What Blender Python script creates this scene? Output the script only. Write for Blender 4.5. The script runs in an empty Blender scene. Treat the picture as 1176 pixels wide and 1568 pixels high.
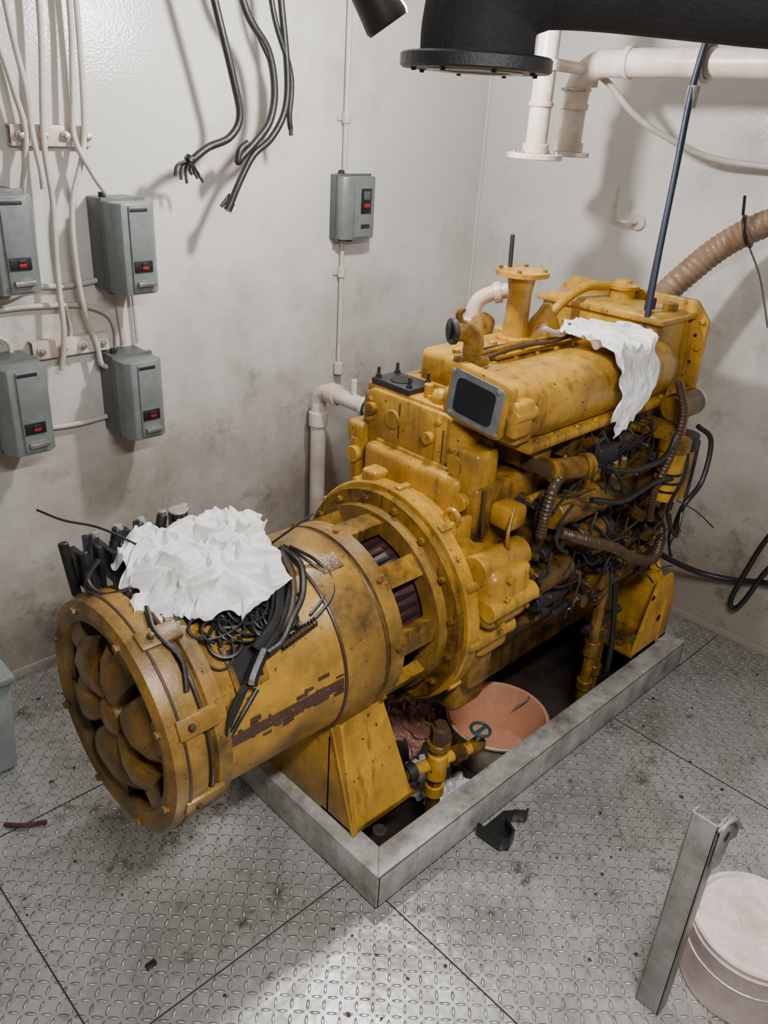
import bpy, bmesh, math, random
from mathutils import Vector, Matrix, noise
random.seed(7)
V=Vector
# ---------------------------------------------------------------- materials
def nt_new(name):
    m=bpy.data.materials.new(name); m.use_nodes=True
    nt=m.node_tree; b=nt.nodes['Principled BSDF']; return m,nt,b
def N(nt,t,**k):
    n=nt.nodes.new(t)
    for a,v in k.items(): setattr(n,a,v)
    return n
def ramp(nt,inp,stops):
    r=N(nt,'ShaderNodeValToRGB'); e=r.color_ramp.elements
    while len(e)<len(stops): e.new(.5)
    for i,(p,c) in enumerate(stops):
        e[i].position=p; e[i].color=(*c,1) if len(c)==3 else c
    nt.links.new(inp,r.inputs[0]); return r
def mixc(nt,f,a,b,mode='MIX'):
    n=N(nt,'ShaderNodeMix',data_type='RGBA',blend_type=mode)
    for s,v in ((0,f),(6,a),(7,b)):
        if hasattr(v,'is_linked') or hasattr(v,'links'): nt.links.new(v,n.inputs[s])
        elif isinstance(v,(int,float)): n.inputs[s].default_value=v
        else: n.inputs[s].default_value=(*v,1)
    return n.outputs[2]
def noi(nt,scale,detail=4,rough=.6,vec=None):
    n=N(nt,'ShaderNodeTexNoise'); n.inputs['Scale'].default_value=scale; n.inputs['Detail'].default_value=detail; n.inputs['Roughness'].default_value=rough
    if vec: nt.links.new(vec,n.inputs['Vector'])
    return n.outputs[0]
def mul(nt,a,k):
    mm=N(nt,'ShaderNodeMath',operation='MULTIPLY'); nt.links.new(a,mm.inputs[0]); mm.inputs[1].default_value=k; return mm.outputs[0]
def dirty(name,col,grime=(.05,.035,.02),amt=.5,rough=.5,metal=0,scale=6,bump=.15,chip=None,spec=.5,streak=0):
    m,nt,b=nt_new(name)
    g=N(nt,'ShaderNodeNewGeometry').outputs['Position']
    n1=noi(nt,scale,8,.65,g); n2=noi(nt,scale*6,5,.7,g)
    r1=ramp(nt,n1,[(.5-.20*amt,(0,0,0)),(.80-.12*amt,(1,1,1))])
    var=mixc(nt,n2,tuple(c*.72 for c in col),tuple(min(1,c*1.22) for c in col))
    c=mixc(nt,mul(nt,r1.outputs[0],amt),var,grime)
    if streak:
        vm=N(nt,'ShaderNodeVectorMath',operation='MULTIPLY'); nt.links.new(g,vm.inputs[0]); vm.inputs[1].default_value=(28,28,2.2)
        r2=ramp(nt,noi(nt,1,4,.6,vm.outputs[0]),[(.55,(0,0,0)),(.68,(1,1,1))])
        c=mixc(nt,mul(nt,r2.outputs[0],streak),c,grime)
    if chip:
        n3=noi(nt,scale*11,5,.6,g); r3=ramp(nt,n3,[(.655,(0,0,0)),(.675,(1,1,1))])
        c=mixc(nt,r3.outputs[0],c,chip)
    nt.links.new(c,b.inputs['Base Color'])
    b.inputs['Metallic'].default_value=metal
    rr=N(nt,'ShaderNodeMapRange'); nt.links.new(n2,rr.inputs[0]); rr.inputs[3].default_value=max(.05,rough-.15); rr.inputs[4].default_value=min(1,rough+.2)
    nt.links.new(rr.outputs[0],b.inputs['Roughness'])
    bp=N(nt,'ShaderNodeBump'); bp.inputs['Strength'].default_value=bump; bp.inputs['Distance'].default_value=.004
    nt.links.new(n2,bp.inputs['Height']); nt.links.new(bp.outputs[0],b.inputs['Normal'])
    b.inputs['Specular IOR Level'].default_value=spec
    return m
def plain(name,col,rough=.5,metal=0,emit=0):
    m,nt,b=nt_new(name); b.inputs['Roughness'].default_value=rough; b.inputs['Metallic'].default_value=metal
    g=N(nt,'ShaderNodeNewGeometry').outputs['Position']; n=noi(nt,30,4,.6,g)
    c=mixc(nt,n,tuple(x*.85 for x in col),tuple(min(1,x*1.12) for x in col)); nt.links.new(c,b.inputs['Base Color'])
    if emit: b.inputs['Emission Color'].default_value=(*col,1); b.inputs['Emission Strength'].default_value=emit
    return m
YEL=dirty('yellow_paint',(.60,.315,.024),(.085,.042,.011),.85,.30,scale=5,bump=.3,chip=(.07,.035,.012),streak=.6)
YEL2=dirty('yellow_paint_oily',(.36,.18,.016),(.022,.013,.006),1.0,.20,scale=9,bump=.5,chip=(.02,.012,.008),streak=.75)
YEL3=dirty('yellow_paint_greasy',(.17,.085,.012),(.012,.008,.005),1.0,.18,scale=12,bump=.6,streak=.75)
OCH=dirty('ochre_paint',(.54,.285,.030),(.085,.045,.013),.9,.34,scale=5,bump=.3,chip=(.04,.024,.012),streak=.2)
OCHD=dirty('ochre_paint_dark',(.37,.195,.028),(.05,.03,.011),1.0,.36,scale=7,bump=.4,chip=(.035,.02,.010),streak=.2)
RUST=dirty('rust',(.085,.033,.022),(.022,.014,.013),.8,.7,scale=16,bump=.5,chip=(.42,.22,.03))
BLK=dirty('black_rubber',(.009,.009,.009),(.03,.027,.025),.5,.38,scale=20,bump=.2)
BLKP=dirty('black_iron',(.013,.013,.015),(.033,.03,.03),.6,.42,scale=20,bump=.5)
DARK=plain('dark_void',(.005,.004,.004),.8)
RED=dirty('red_primer',(.08,.018,.014),(.01,.006,.006),.9,.5,scale=12)
STEEL=dirty('bare_steel',(.5,.49,.47),(.14,.11,.08),.6,.35,metal=.8,scale=20)
GRY=dirty('grey_enclosure',(.185,.210,.200),(.08,.083,.075),.5,.34,scale=8,bump=.08)
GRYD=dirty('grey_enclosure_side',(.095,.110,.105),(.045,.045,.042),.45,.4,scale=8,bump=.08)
FRM=dirty('frame_paint',(.47,.485,.455),(.12,.09,.065),.9,.36,scale=8,bump=.3,chip=(.12,.08,.05),streak=.3)
POSTM=dirty('post_paint',(.30,.31,.29),(.10,.08,.06),.9,.42,scale=8,bump=.3,chip=(.12,.08,.05),streak=.4)
WPIPE=dirty('white_pipe_paint',(.72,.66,.59),(.40,.21,.12),.7,.32,scale=7,bump=.15)
WCAB=dirty('white_cable_paint',(.58,.53,.465),(.34,.28,.22),.5,.5,scale=10,bump=.1)
HOSE=dirty('brown_hose',(.26,.16,.095),(.06,.04,.03),.6,.36,scale=15,bump=.2)
BRN=dirty('brown_hose_dirty',(.065,.036,.018),(.022,.014,.010),.6,.35,scale=15,bump=.2)
BKT=dirty('bucket_plastic',(.60,.29,.17),(.36,.18,.10),.6,.36,scale=7,bump=.1)
BKT2=dirty('bucket_plastic_outer',(.64,.53,.39),(.20,.11,.05),.8,.45,scale=8,bump=.1)
PNK=dirty('pinkish_tin',(.78,.67,.62),(.30,.16,.12),.65,.5,scale=10,bump=.15)
REDT=plain('red_toggle',(.28,.012,.018),.4)
BLUE=dirty('blue_strap',(.009,.015,.042),(.015,.015,.015),.5,.45,scale=15)
TEAL=plain('teal_handle',(.02,.06,.08),.4)
COP=dirty('coated_duct',(.010,.010,.013),(.028,.024,.03),.6,.8,scale=14,bump=1.0)
MAR=dirty('dark_maroon_pipe',(.025,.013,.015),(.06,.04,.04),.5,.5,scale=14)
ORAG=dirty('oily_red_cloth',(.50,.23,.17),(.07,.025,.018),.9,.30,scale=14,bump=.4)
PLAS=dirty('white_plastic_film',(.65,.65,.66),(.3,.25,.24),.6,.3,scale=12)
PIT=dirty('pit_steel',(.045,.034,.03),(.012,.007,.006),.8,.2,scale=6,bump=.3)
GASK=dirty('gasket_grey',(.16,.17,.19),(.06,.06,.06),.6,.5,scale=30)
DBLU=plain('port_inside',(.004,.005,.012),.3)
BIN=dirty('bin_plastic',(.28,.31,.31),(.12,.12,.11),.6,.5,scale=8)
def cloth_mat():
    m,nt,b=nt_new('white_cloth'); g=N(nt,'ShaderNodeNewGeometry').outputs['Position']
    c=mixc(nt,ramp(nt,noi(nt,9,5,.6,g),[(.45,(0,0,0)),(.8,(1,1,1))]).outputs[0],(.72,.72,.71),(.46,.43,.37)); nt.links.new(c,b.inputs['Base Color']); b.inputs['Roughness'].default_value=.85
    bp=N(nt,'ShaderNodeBump'); bp.inputs['Strength'].default_value=.25; bp.inputs['Distance'].default_value=.003
    nt.links.new(noi(nt,60,4,.6,g),bp.inputs['Height']); nt.links.new(bp.outputs[0],b.inputs['Normal']); return m
CLOTH=cloth_mat()

def wall_mat(name,base,gr,hz=1.5):
    m,nt,b=nt_new(name)
    g=N(nt,'ShaderNodeNewGeometry').outputs['Position']
    sep=N(nt,'ShaderNodeSeparateXYZ'); nt.links.new(g,sep.inputs[0])
    n1=noi(nt,1.9,9,.68,g); n2=noi(nt,6,10,.75,g)
    mr=N(nt,'ShaderNodeMapRange'); nt.links.new(sep.outputs[2],mr.inputs[0]); mr.inputs[1].default_value=0; mr.inputs[2].default_value=hz; mr.inputs[3].default_value=.50; mr.inputs[4].default_value=0
    a=N(nt,'ShaderNodeMath',operation='ADD'); nt.links.new(mr.outputs[0],a.inputs[0]); nt.links.new(n1,a.inputs[1])
    r=ramp(nt,a.outputs[0],[(.52,(0,0,0)),(.98,(1,1,1))])
    c=mixc(nt,r.outputs[0],base,gr)
    r2=ramp(nt,n2,[(.53,(0,0,0)),(.70,(1,1,1))])
    mu=N(nt,'ShaderNodeMath',operation='MULTIPLY'); nt.links.new(r2.outputs[0],mu.inputs[0]); nt.links.new(r.outputs[0],mu.inputs[1])
    c=mixc(nt,mul(nt,mu.outputs[0],.9),c,tuple(x*.25 for x in gr))
    nt.links.new(c,b.inputs['Base Color'])
    b.inputs['Roughness'].default_value=.22
    n3=noi(nt,130,2,.5,g)
    bp=N(nt,'ShaderNodeBump'); bp.inputs['Strength'].default_value=.5; bp.inputs['Distance'].default_value=.002
    nt.links.new(n3,bp.inputs['Height'])
    bp2=N(nt,'ShaderNodeBump'); bp2.inputs['Strength'].default_value=.25; bp2.inputs['Distance'].default_value=.02
    nt.links.new(noi(nt,3,2,.4,g),bp2.inputs['Height']); nt.links.new(bp.outputs[0],bp2.inputs['Normal'])
    nt.links.new(bp2.outputs[0],b.inputs['Normal'])
    return m
WALL=wall_mat('painted_wall',(.66,.635,.59),(.29,.245,.20))
WALLD=plain('darker_painted_wall',(.22,.21,.20),.6)
CEIL=plain('painted_ceiling',(.30,.29,.28),.6)

def floor_mat():
    m,nt,b=nt_new('tread_plate')
    g=N(nt,'ShaderNodeNewGeometry').outputs['Position']
    sep=N(nt,'ShaderNodeSeparateXYZ'); nt.links.new(g,sep.inputs[0])
    def M(op,a,c=None,d=None):
        n=N(nt,'ShaderNodeMath',operation=op)
        for i,v in enumerate((a,c,d)):
            if v is None: continue
            if isinstance(v,(int,float)): n.inputs[i].default_value=v
            else: nt.links.new(v,n.inputs[i])
        return n.outputs[0]
    s=.027
    x=M('DIVIDE',M('ADD',sep.outputs[0],10),s); y=M('DIVIDE',M('ADD',sep.outputs[1],10),s)
    par=M('MODULO',M('ADD',M('FLOOR',x),M('FLOOR',y)),2)
    lx=M('SUBTRACT',M('FRACT',x),.5); ly=M('SUBTRACT',M('FRACT',y),.5)
    u=M('MULTIPLY',M('ADD',lx,ly),.707); v=M('MULTIPLY',M('SUBTRACT',ly,lx),.707)
    def ell(p,q): return M('ADD',M('POWER',M('DIVIDE',M('ABSOLUTE',p),.42),2),M('POWER',M('DIVIDE',M('ABSOLUTE',q),.125),2))
    e=M('ADD',M('MULTIPLY',ell(u,v),par),M('MULTIPLY',ell(v,u),M('SUBTRACT',1,par)))
    mr=N(nt,'ShaderNodeMapRange',interpolation_type='SMOOTHSTEP'); nt.links.new(e,mr.inputs[0]); mr.inputs[1].default_value=.2; mr.inputs[2].default_value=1.15; mr.inputs[3].default_value=1; mr.inputs[4].default_value=0
    h=mr.outputs[0]
    n1=noi(nt,1.8,8,.7,g); n2=noi(nt,40,6,.75,g); n4=noi(nt,8,9,.78,g); n5=noi(nt,26,5,.65,g)
    base=mixc(nt,n2,(.25,.245,.235),(.60,.59,.57))
    r=ramp(nt,n1,[(.44,(0,0,0)),(.66,(1,1,1))])
    base=mixc(nt,mul(nt,r.outputs[0],.8),base,(.20,.18,.16))
    r4=ramp(nt,n4,[(.55,(0,0,0)),(.66,(1,1,1))])
    base=mixc(nt,M('MULTIPLY',r4.outputs[0],.8),base,(.07,.05,.038))
    wear=ramp(nt,n5,[(.40,(0,0,0)),(.56,(1,1,1))])
    ring=N(nt,'ShaderNodeMapRange',interpolation_type='SMOOTHSTEP'); nt.links.new(M('ABSOLUTE',M('SUBTRACT',e,1.5)),ring.inputs[0]); ring.inputs[1].default_value=0; ring.inputs[2].default_value=.8; ring.inputs[3].default_value=1; ring.inputs[4].default_value=0
    dk=ramp(nt,noi(nt,15,5,.7,g),[(.38,(0,0,0)),(.62,(1,1,1))])
    c=mixc(nt,M('MULTIPLY',M('MULTIPLY',ring.outputs[0],dk.outputs[0]),.75),base,(.07,.06,.05))
    c=mixc(nt,M('MULTIPLY',M('MULTIPLY',h,wear.outputs[0]),.85),c,(.88,.87,.84))
    nt.links.new(c,b.inputs['Base Color']); b.inputs['Metallic'].default_value=.5
    rr=N(nt,'ShaderNodeMapRange'); nt.links.new(n2,rr.inputs[0]); rr.inputs[3].default_value=.18; rr.inputs[4].default_value=.48
    nt.links.new(rr.outputs[0],b.inputs['Roughness'])
    bp=N(nt,'ShaderNodeBump'); bp.inputs['Strength'].default_value=1; bp.inputs['Distance'].default_value=.005
    nt.links.new(h,bp.inputs['Height'])
    bp2=N(nt,'ShaderNodeBump'); bp2.inputs['Strength'].default_value=.4; bp2.inputs['Distance'].default_value=.02
    nt.links.new(noi(nt,4,4,.6,g),bp2.inputs['Height']); nt.links.new(bp.outputs[0],bp2.inputs['Normal'])
    nt.links.new(bp2.outputs[0],b.inputs['Normal'])
    return m
FLOOR=floor_mat()

# ---------------------------------------------------------------- builder
def frame_of(d):
    d=V(d).normalized(); a=V((0,0,1)) if abs(d.z)<.9 else V((0,1,0))
    s=d.cross(a).normalized(); t=d.cross(s).normalized(); return d,s,t
def catmull(P,n=8):
    P=[V(p) for p in P]
    if len(P)<3: return P
    Q=[2*P[0]-P[1]]+P+[2*P[-1]-P[-2]]; out=[]
    for i in range(1,len(Q)-2):
        for k in range(n):
            t=k/n; a,b,c,d=Q[i-1],Q[i],Q[i+1],Q[i+2]
            out.append(.5*((2*b)+(c-a)*t+(2*a-5*b+4*c-d)*t*t+(3*b-a-3*c+d)*t**3))
    out.append(P[-1]); return out
class B:
    def __init__(s,name): s.name=name; s.bm=bmesh.new(); s.mats=[]
    def mi(s,m):
        if m not in s.mats: s.mats.append(m)
        return s.mats.index(m)
    def add(s,bm,m):
        i=s.mi(m)
        bmesh.ops.recalc_face_normals(bm,faces=bm.faces)
        for f in bm.faces: f.material_index=i; f.smooth=True
        me=bpy.data.meshes.new('t'); bm.to_mesh(me); bm.free(); s.bm.from_mesh(me); bpy.data.meshes.remove(me)
    def box(s,a,b,m,bev=.004,R=None,seg=2,taper=None):
        a=V(a); b=V(b); bm=bmesh.new(); bmesh.ops.create_cube(bm,size=1)
        c=(a+b)/2; d=b-a
        for v in bm.verts: v.co=V((v.co.x*abs(d.x),v.co.y*abs(d.y),v.co.z*abs(d.z)))
        if taper:
            for v in bm.verts:
                ax,sgn,f=taper
                if v.co[ax]*sgn>0:
                    for k in range(3):
                        if k!=ax: v.co[k]*=f
        if bev: bmesh.ops.bevel(bm,geom=bm.edges[:],offset=min(bev,min(abs(x) for x in d)*.45),segments=seg,affect='EDGES',profile=.5)
        if R: bmesh.ops.transform(bm,matrix=R.to_4x4(),verts=bm.verts)
        bmesh.ops.translate(bm,vec=c,verts=bm.verts); s.add(bm,m)
    def loft(s,secs,m,cap=True):
        bm=bmesh.new(); rings=[[bm.verts.new(p) for p in r] for r in secs]; n=len(rings[0])
        for i in range(len(rings)-1):
            for k in range(n):
                bm.faces.new((rings[i][k],rings[i][(k+1)%n],rings[i+1][(k+1)%n],rings[i+1][k]))
        if cap: bm.faces.new(rings[0]); bm.faces.new(rings[-1])
        s.add(bm,m)
    def rev(s,o,d,prof,m,seg=32,cap=True,a0=0):
        o=V(o); d,x,y=frame_of(d)
        s.loft([[o+d*h+(x*math.cos(a0+2*math.pi*k/seg)+y*math.sin(a0+2*math.pi*k/seg))*max(r,.0004) for k in range(seg)] for h,r in prof],m,cap)
    def cyl(s,p0,p1,r,m,r1=None,seg=24,bev=.002):
        p0=V(p0);p1=V(p1);L=(p1-p0).length; r1=r if r1 is None else r1; bev=min(bev,L*.3,r*.3)
        s.rev(p0,p1-p0,[(0,r-bev),(bev,r),(L-bev,r1),(L,r1-bev)],m,seg)
    def tube(s,P,r,m,seg=10,n=8,corr=0,smooth=True,pitch=.012):
        P=catmull(P,n) if smooth else [V(p) for p in P]
        if corr:
            dense=[]
            for i in range(len(P)-1):
                l=(P[i+1]-P[i]).length; k=max(1,int(l/(pitch/4)))
                dense+=[P[i].lerp(P[i+1],j/k) for j in range(k)]
            P=dense+[P[-1]]
        secs=[]; x=None; L=0
        for i,p in enumerate(P):
            t=(P[min(i+1,len(P)-1)]-P[max(i-1,0)]).normalized()
            if x is None: _,x,_y=frame_of(t)
            x=(x-t*x.dot(t)).normalized(); y=t.cross(x)
            if i: L+=(P[i]-P[i-1]).length
            rr=r*(1+corr*math.sin(2*math.pi*L/pitch)) if corr else r
            secs.append([p+(x*math.cos(2*math.pi*k/seg)+y*math.sin(2*math.pi*k/seg))*rr for k in range(seg)])
        s.loft(secs,m)
    def prism(s,poly,ax,h0,h1,m,bev=.003):
        bm=bmesh.new()
        def P(u,v,h): return [(h,u,v),(u,h,v),(u,v,h)][ax]
        A=[bm.verts.new(P(u,v,h0)) for u,v in poly]; C=[bm.verts.new(P(u,v,h1)) for u,v in poly]; n=len(poly)
        bm.faces.new(A); bm.faces.new(C)
        for k in range(n): bm.faces.new((A[k],A[(k+1)%n],C[(k+1)%n],C[k]))
        bmesh.ops.recalc_face_normals(bm,faces=bm.faces)
        if bev: bmesh.ops.bevel(bm,geom=bm.edges[:],offset=bev,segments=2,affect='EDGES',profile=.5)
        s.add(bm,m)
    def arc(s,c,x0,x1,r0,r1,t0,t1,m,n=8):
        cy,cz=c; secs=[]
        for i in range(n+1):
            t=math.radians(t0+(t1-t0)*i/n); sn,cs=math.sin(t),math.cos(t)
            secs.append([(x0,cy-r0*sn,cz+r0*cs),(x0,cy-r1*sn,cz+r1*cs),(x1,cy-r1*sn,cz+r1*cs),(x1,cy-r0*sn,cz+r0*cs)])
        s.loft(secs,m)
    def ball(s,c,r,m,sc=(1,1,1)):
        bm=bmesh.new(); bmesh.ops.create_uvsphere(bm,u_segments=20,v_segments=12,radius=r)
        for v in bm.verts: v.co=V((v.co.x*sc[0],v.co.y*sc[1],v.co.z*sc[2]))+V(c)
        s.add(bm,m)
    def bolt(s,p,d,r,m,h=None):
        h=h or r*1.1; s.rev(p,d,[(0,r*1.3),(h*.25,r*1.3),(h*.25,r),(h,r),(h*1.05,r*.85)],m,6)
    def torus(s,c,d,R,r,m,seg=36):
        c=V(c);d,x,y=frame_of(d)
        P=[c+(x*math.cos(2*math.pi*k/seg)+y*math.sin(2*math.pi*k/seg))*R for k in range(seg+1)]
        s.tube(P,r,m,8,smooth=False)
    def done(s,ang=38):
        me=bpy.data.meshes.new(s.name)
        bb=[v.co for v in s.bm.verts]
        lo=V([min(v[i] for v in bb) for i in range(3)]); hi=V([max(v[i] for v in bb) for i in range(3)]); c=(lo+hi)/2; c.z=lo.z
        bmesh.ops.translate(s.bm,vec=-c,verts=s.bm.verts)
        s.bm.to_mesh(me); s.bm.free()
        for m in s.mats: me.materials.append(m)
        me.set_sharp_from_angle(angle=math.radians(ang))
        o=bpy.data.objects.new(s.name,me); o.location=c; bpy.context.collection.objects.link(o); return o

# ---------------------------------------------------------------- room
YW,XW,CZ=2.54,3.07,2.45; X0,Y0=-1.3,-1.3
FX0,FX1,FY0,FY1=1.08,2.72,1.0,1.905
b=B('floor')
for r in ((X0,Y0,XW,FY0),(X0,FY1,XW,YW),(X0,FY0,FX0,FY1),(FX1,FY0,XW,FY1)):
    b.box((r[0],r[1],-.02),(r[2],r[3],0),FLOOR,0)
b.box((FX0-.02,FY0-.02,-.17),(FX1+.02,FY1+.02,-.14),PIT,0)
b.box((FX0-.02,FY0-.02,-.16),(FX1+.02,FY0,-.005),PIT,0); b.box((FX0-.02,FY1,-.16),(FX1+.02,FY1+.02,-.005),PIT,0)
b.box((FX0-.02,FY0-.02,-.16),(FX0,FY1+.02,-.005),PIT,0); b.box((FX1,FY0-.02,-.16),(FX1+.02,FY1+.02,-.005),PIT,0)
SEAM=plain('seam_dirt',(.03,.024,.02),.9)
def seam(x0,y0,x1,y1): b.box((min(x0,x1)-.0020,min(y0,y1)-.0020,-.001),(max(x0,x1)+.0020,max(y0,y1)+.0020,.0008),SEAM,0)
seam(1.12,Y0,1.12,1.0); seam(X0,1.125,1.08,1.125); seam(X0,1.87,1.08,1.87); seam(.38,Y0,.38,1.87); seam(2.25,Y0,2.25,1.0); seam(2.72,1.0,XW,1.0)
seam(1.9,1.905,1.9,YW)
b.done()
b=B('wall_left'); b.box((X0,YW,-.02),(XW+.1,YW+.08,CZ),WALL,0); b.done()
b=B('wall_back'); b.box((XW,Y0,-.02),(XW+.08,YW,CZ),WALL,0); b.done()
b=B('wall_right'); b.box((X0,Y0-.08,-.02),(XW,Y0,CZ),WALLD,0); b.done()
b=B('wall_front'); b.box((X0-.08,Y0,-.02),(X0,YW,CZ),WALLD,0); b.done()
b=B('ceiling'); b.box((X0,Y0,CZ),(XW,YW,CZ+.06),CEIL,0); b.done()
b=B('trim_corner'); b.cyl((XW-.004,YW-.004,0),(XW-.004,YW-.004,CZ),.008,WALL); b.done()
b=B('baseboard_left'); b.box((X0,YW-.012,0),(XW-.012,YW,.035),WALL,.003); b.done()
b=B('baseboard_back'); b.box((XW-.012,Y0,0),(XW,YW-.012,.035),WALL,.003); b.done()

# ---------------------------------------------------------------- frame
b=B('steel_skid_frame')
T=.12
b.box((FX0+.002,FY0,.001),(FX1-.002,FY0+.012,T-.003),FRM,.003); b.box((FX0+.002,FY1-.012,.001),(FX1-.002,FY1,T-.003),FRM,.003)
b.box((FX0,FY0,.001),(FX0+.012,FY1,T-.003),FRM,.003); b.box((FX1-.012,FY0,.001),(FX1,FY1,T-.003),FRM,.003)
def rail_top(poly): b.prism(poly,2,T-.012,T,FRM,.0025)
w_=.072; i0,i1,j0,j1=FX0+w_,FX1-w_,FY0+w_,FY1-w_
rail_top([(FX0,FY0),(FX1,FY0),(i1,j0),(i0,j0)]); rail_top([(FX0,FY1),(FX0,FY0),(i0,j0),(i0,j1)])
rail_top([(FX1,FY0),(FX1,FY1),(i1,j1),(i1,j0)]); rail_top([(FX1,FY1),(FX0,FY1),(i0,j1),(i1,j1)])
b.box((FX0+.02,FY0+.05,.0),(FX0+.075,FY1-.05,.012),PIT,.002)
b.done()

# ---------------------------------------------------------------- generator
CY,CZg=1.455,.605
b=B('generator')
ax=(1,0,0); o=(0,CY,CZg); c2=(CY,CZg)
b.rev(o,ax,[(.645,.225),(.622,.235),(.615,.262),(.625,.284),(.65,.290),(.70,.288),(.705,.276),(.725,.276),(.73,.286),(.765,.285),(.775,.264)],OCHD,96,cap=False)
b.rev(o,ax,[(.775,.264),(.78,.262),(1.105,.262),(1.112,.266)],OCH,96,cap=False)
b.rev(o,ax,[(1.112,.266),(1.118,.272),(1.15,.275),(1.245,.273),(1.262,.262),(1.30,.265)],OCHD,96,cap=False)
b.rev(o,ax,[(.645,.226),(.72,.222)],BRN,48,cap=False)
b.rev(o,ax,[(.715,0),(.715,.262)],DARK,48,cap=False)
# end cover: bulging curved plates with dark gaps between them
for (t0,t1,r0,r1,mt) in ((-8,34,.03,.188,OCHD),(44,96,.045,.196,OCHD),(108,150,.03,.19,YEL2),(158,222,.04,.20,OCHD),(232,276,.03,.186,OCHD),(286,342,.045,.194,YEL2)):
    secs=[]
    nn=14
    for i in range(nn+1):
        f_=i/nn; t=math.radians(t0+(t1-t0)*f_); sn,cs=math.sin(t),math.cos(t); eb=.018*(abs(2*f_-1)**4)
        row=[]
        for rr,xx in ((r0,.628),(r0+.03,.615),((r0+r1)/2,.606),(r1-.03,.612),(r1,.632)):
            row.append((xx+eb,CY-rr*sn,CZg+rr*cs))
        row+= [(.69,CY-r1*sn,CZg+r1*cs),(.69,CY-r0*sn,CZg+r0*cs)]
        secs.append(row)
    b.loft(secs,mt)
b.rev(o,ax,[(.612,0),(.612,.03),(.62,.045),(.69,.05)],YEL2,24,cap=False)
b.rev(o,ax,[(.672,.04),(.668,.19),(.70,.20)],YEL3,48,cap=False)
for t0,t1 in ((10,30),(62,84),(118,140),(172,206),(246,262),(300,326)):
    b.arc(c2,.632,.67,.180,.238,t0,t1,OCHD,5)
for t in range(20,380,45):
    a=math.radians(t); b.bolt((.618,CY-.262*math.sin(a),CZg+.262*math.cos(a)),(-1,0,0),.009,OCHD)
for t in (25,66,108,150): 
    a=math.radians(t); R=Matrix.Rotation(a,3,'X')
    c=V((.695,CY-.287*math.sin(a),CZg+.287*math.cos(a))); b.box(c-V((.05,.024,.009)),c+V((.05,.024,.009)),OCHD,.006,R)
    b.bolt(c+V((-.02,-.012*math.sin(a),.012*math.cos(a))),(0,-math.sin(a),math.cos(a)),.007,BRN)
b.torus((.715,CY,CZg),ax,.282,.006,BRN,60)
b.torus((.655,CY,CZg),ax,.2895,.004,BRN,60)
b.tube([V((.70+.01*math.sin(t*.2),CY-.296*math.sin(math.radians(t)),CZg+.296*math.cos(math.radians(t)))) for t in range(10,58,6)],.006,BLK,8)
b.arc(c2,.775,1.15,.262,.2642,84,90,RUST)
for i in range(60):
    x=.775+random.random()*.37; t=86+random.gauss(0,3.2); w=random.uniform(.006,.035)
    b.arc(c2,x,x+w,.262,.2645,t,t+random.uniform(.8,3.5),random.choice([RUST,RUST,BRN]),3)
b.torus((1.115,CY,CZg),ax,.268,.005,BRN,60); b.torus((1.253,CY,CZg),ax,.268,.004,BRN,60)
b.arc(c2,1.16,1.22,.273,.2765,17,27,YEL2,4)
b.rev(o,ax,[(1.27,.19),(1.48,.215)],RED,48)
b.arc(c2,1.265,1.315,.225,.272,0,360,OCHD,72); b.arc(c2,1.435,1.475,.225,.285,0,360,OCHD,72)
for k in range(9):
    t=23+19.5+k*40; b.arc(c2,1.30,1.45,.235,.272,t-7,t+7,YEL2,4)
    for j in range(4):
        aa=math.radians(23+k*40-12+j*8); b.box((1.31,CY-.205*math.sin(aa)-.006,CZg+.205*math.cos(aa)-.006),(1.44,CY-.205*math.sin(aa)+.006,CZg+.205*math.cos(aa)+.006),DARK,.002)
    a=math.radians(t)
    for xx in (1.29,1.455): b.bolt((xx,CY-.272*math.sin(a),CZg+.272*math.cos(a)),(0,-math.sin(a),math.cos(a)),.008,YEL2)
b.arc(c2,1.468,1.492,.225,.325,0,360,YEL2,80)
for k in range(16):
    a=math.radians(11+k*22.5); b.bolt((1.468,CY-.303*math.sin(a),CZg+.303*math.cos(a)),(-1,0,0),.010,YEL2)
b.prism([(1.135,T+.001),(1.775,T+.001),(1.72,.25),(1.69,.45),(1.60,.405),(1.455,.335),(1.31,.405),(1.21,.46),(1.18,.32)],0,1.12,1.132,YEL,.002)
for sgn in (-1,1):
    y0=CY+sgn*.315; y1=CY+sgn*.20; 
    P=[(1.119,y0,T+.002),(1.35,y0,T+.002),(1.30,y1-.0,.47),(1.119,y1,.47)]
    bm=bmesh.new(); f=bm.faces.new([bm.verts.new(p) for p in P]); r=bmesh.ops.extrude_face_region(bm,geom=[f]); bmesh.ops.translate(bm,vec=(0,-sgn*.012,0),verts=[v for v in r['geom'] if isinstance(v,bmesh.types.BMVert)])
    b.add(bm,YEL)
    b.tube([(1.122,y0+sgn*-.002,T+.002),(1.122,y1+sgn*-.002,.47)],.006,YEL,8,smooth=False)
    b.box((1.12,min(y0,y0-sgn*.14),T+.001),(1.36,max(y0,y0-sgn*.14),T+.014),YEL2,.003)
    b.bolt((1.30,y0-sgn*.05,T+.014),(0,0,1),.014,STEEL)
    b.prism([(1.12,T+.002),(1.35,T+.002),(1.31,.17),(1.25,.30),(1.12,.40)],1,CY+sgn*.2,CY+sgn*.21,YEL,.002)
b.cyl((1.18,1.10,T+.001),(1.18,1.10,T+.02),.02,BLKP)
b.box((.74,1.35,.82),(1.05,1.63,.875),BLKP,.006)
for i in range(9):
    x=.675+i*.033; b.box((x,1.615,.84),(x+.014,1.70,.93+.02*math.sin(i*1.7)),BLK,.003)
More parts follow.
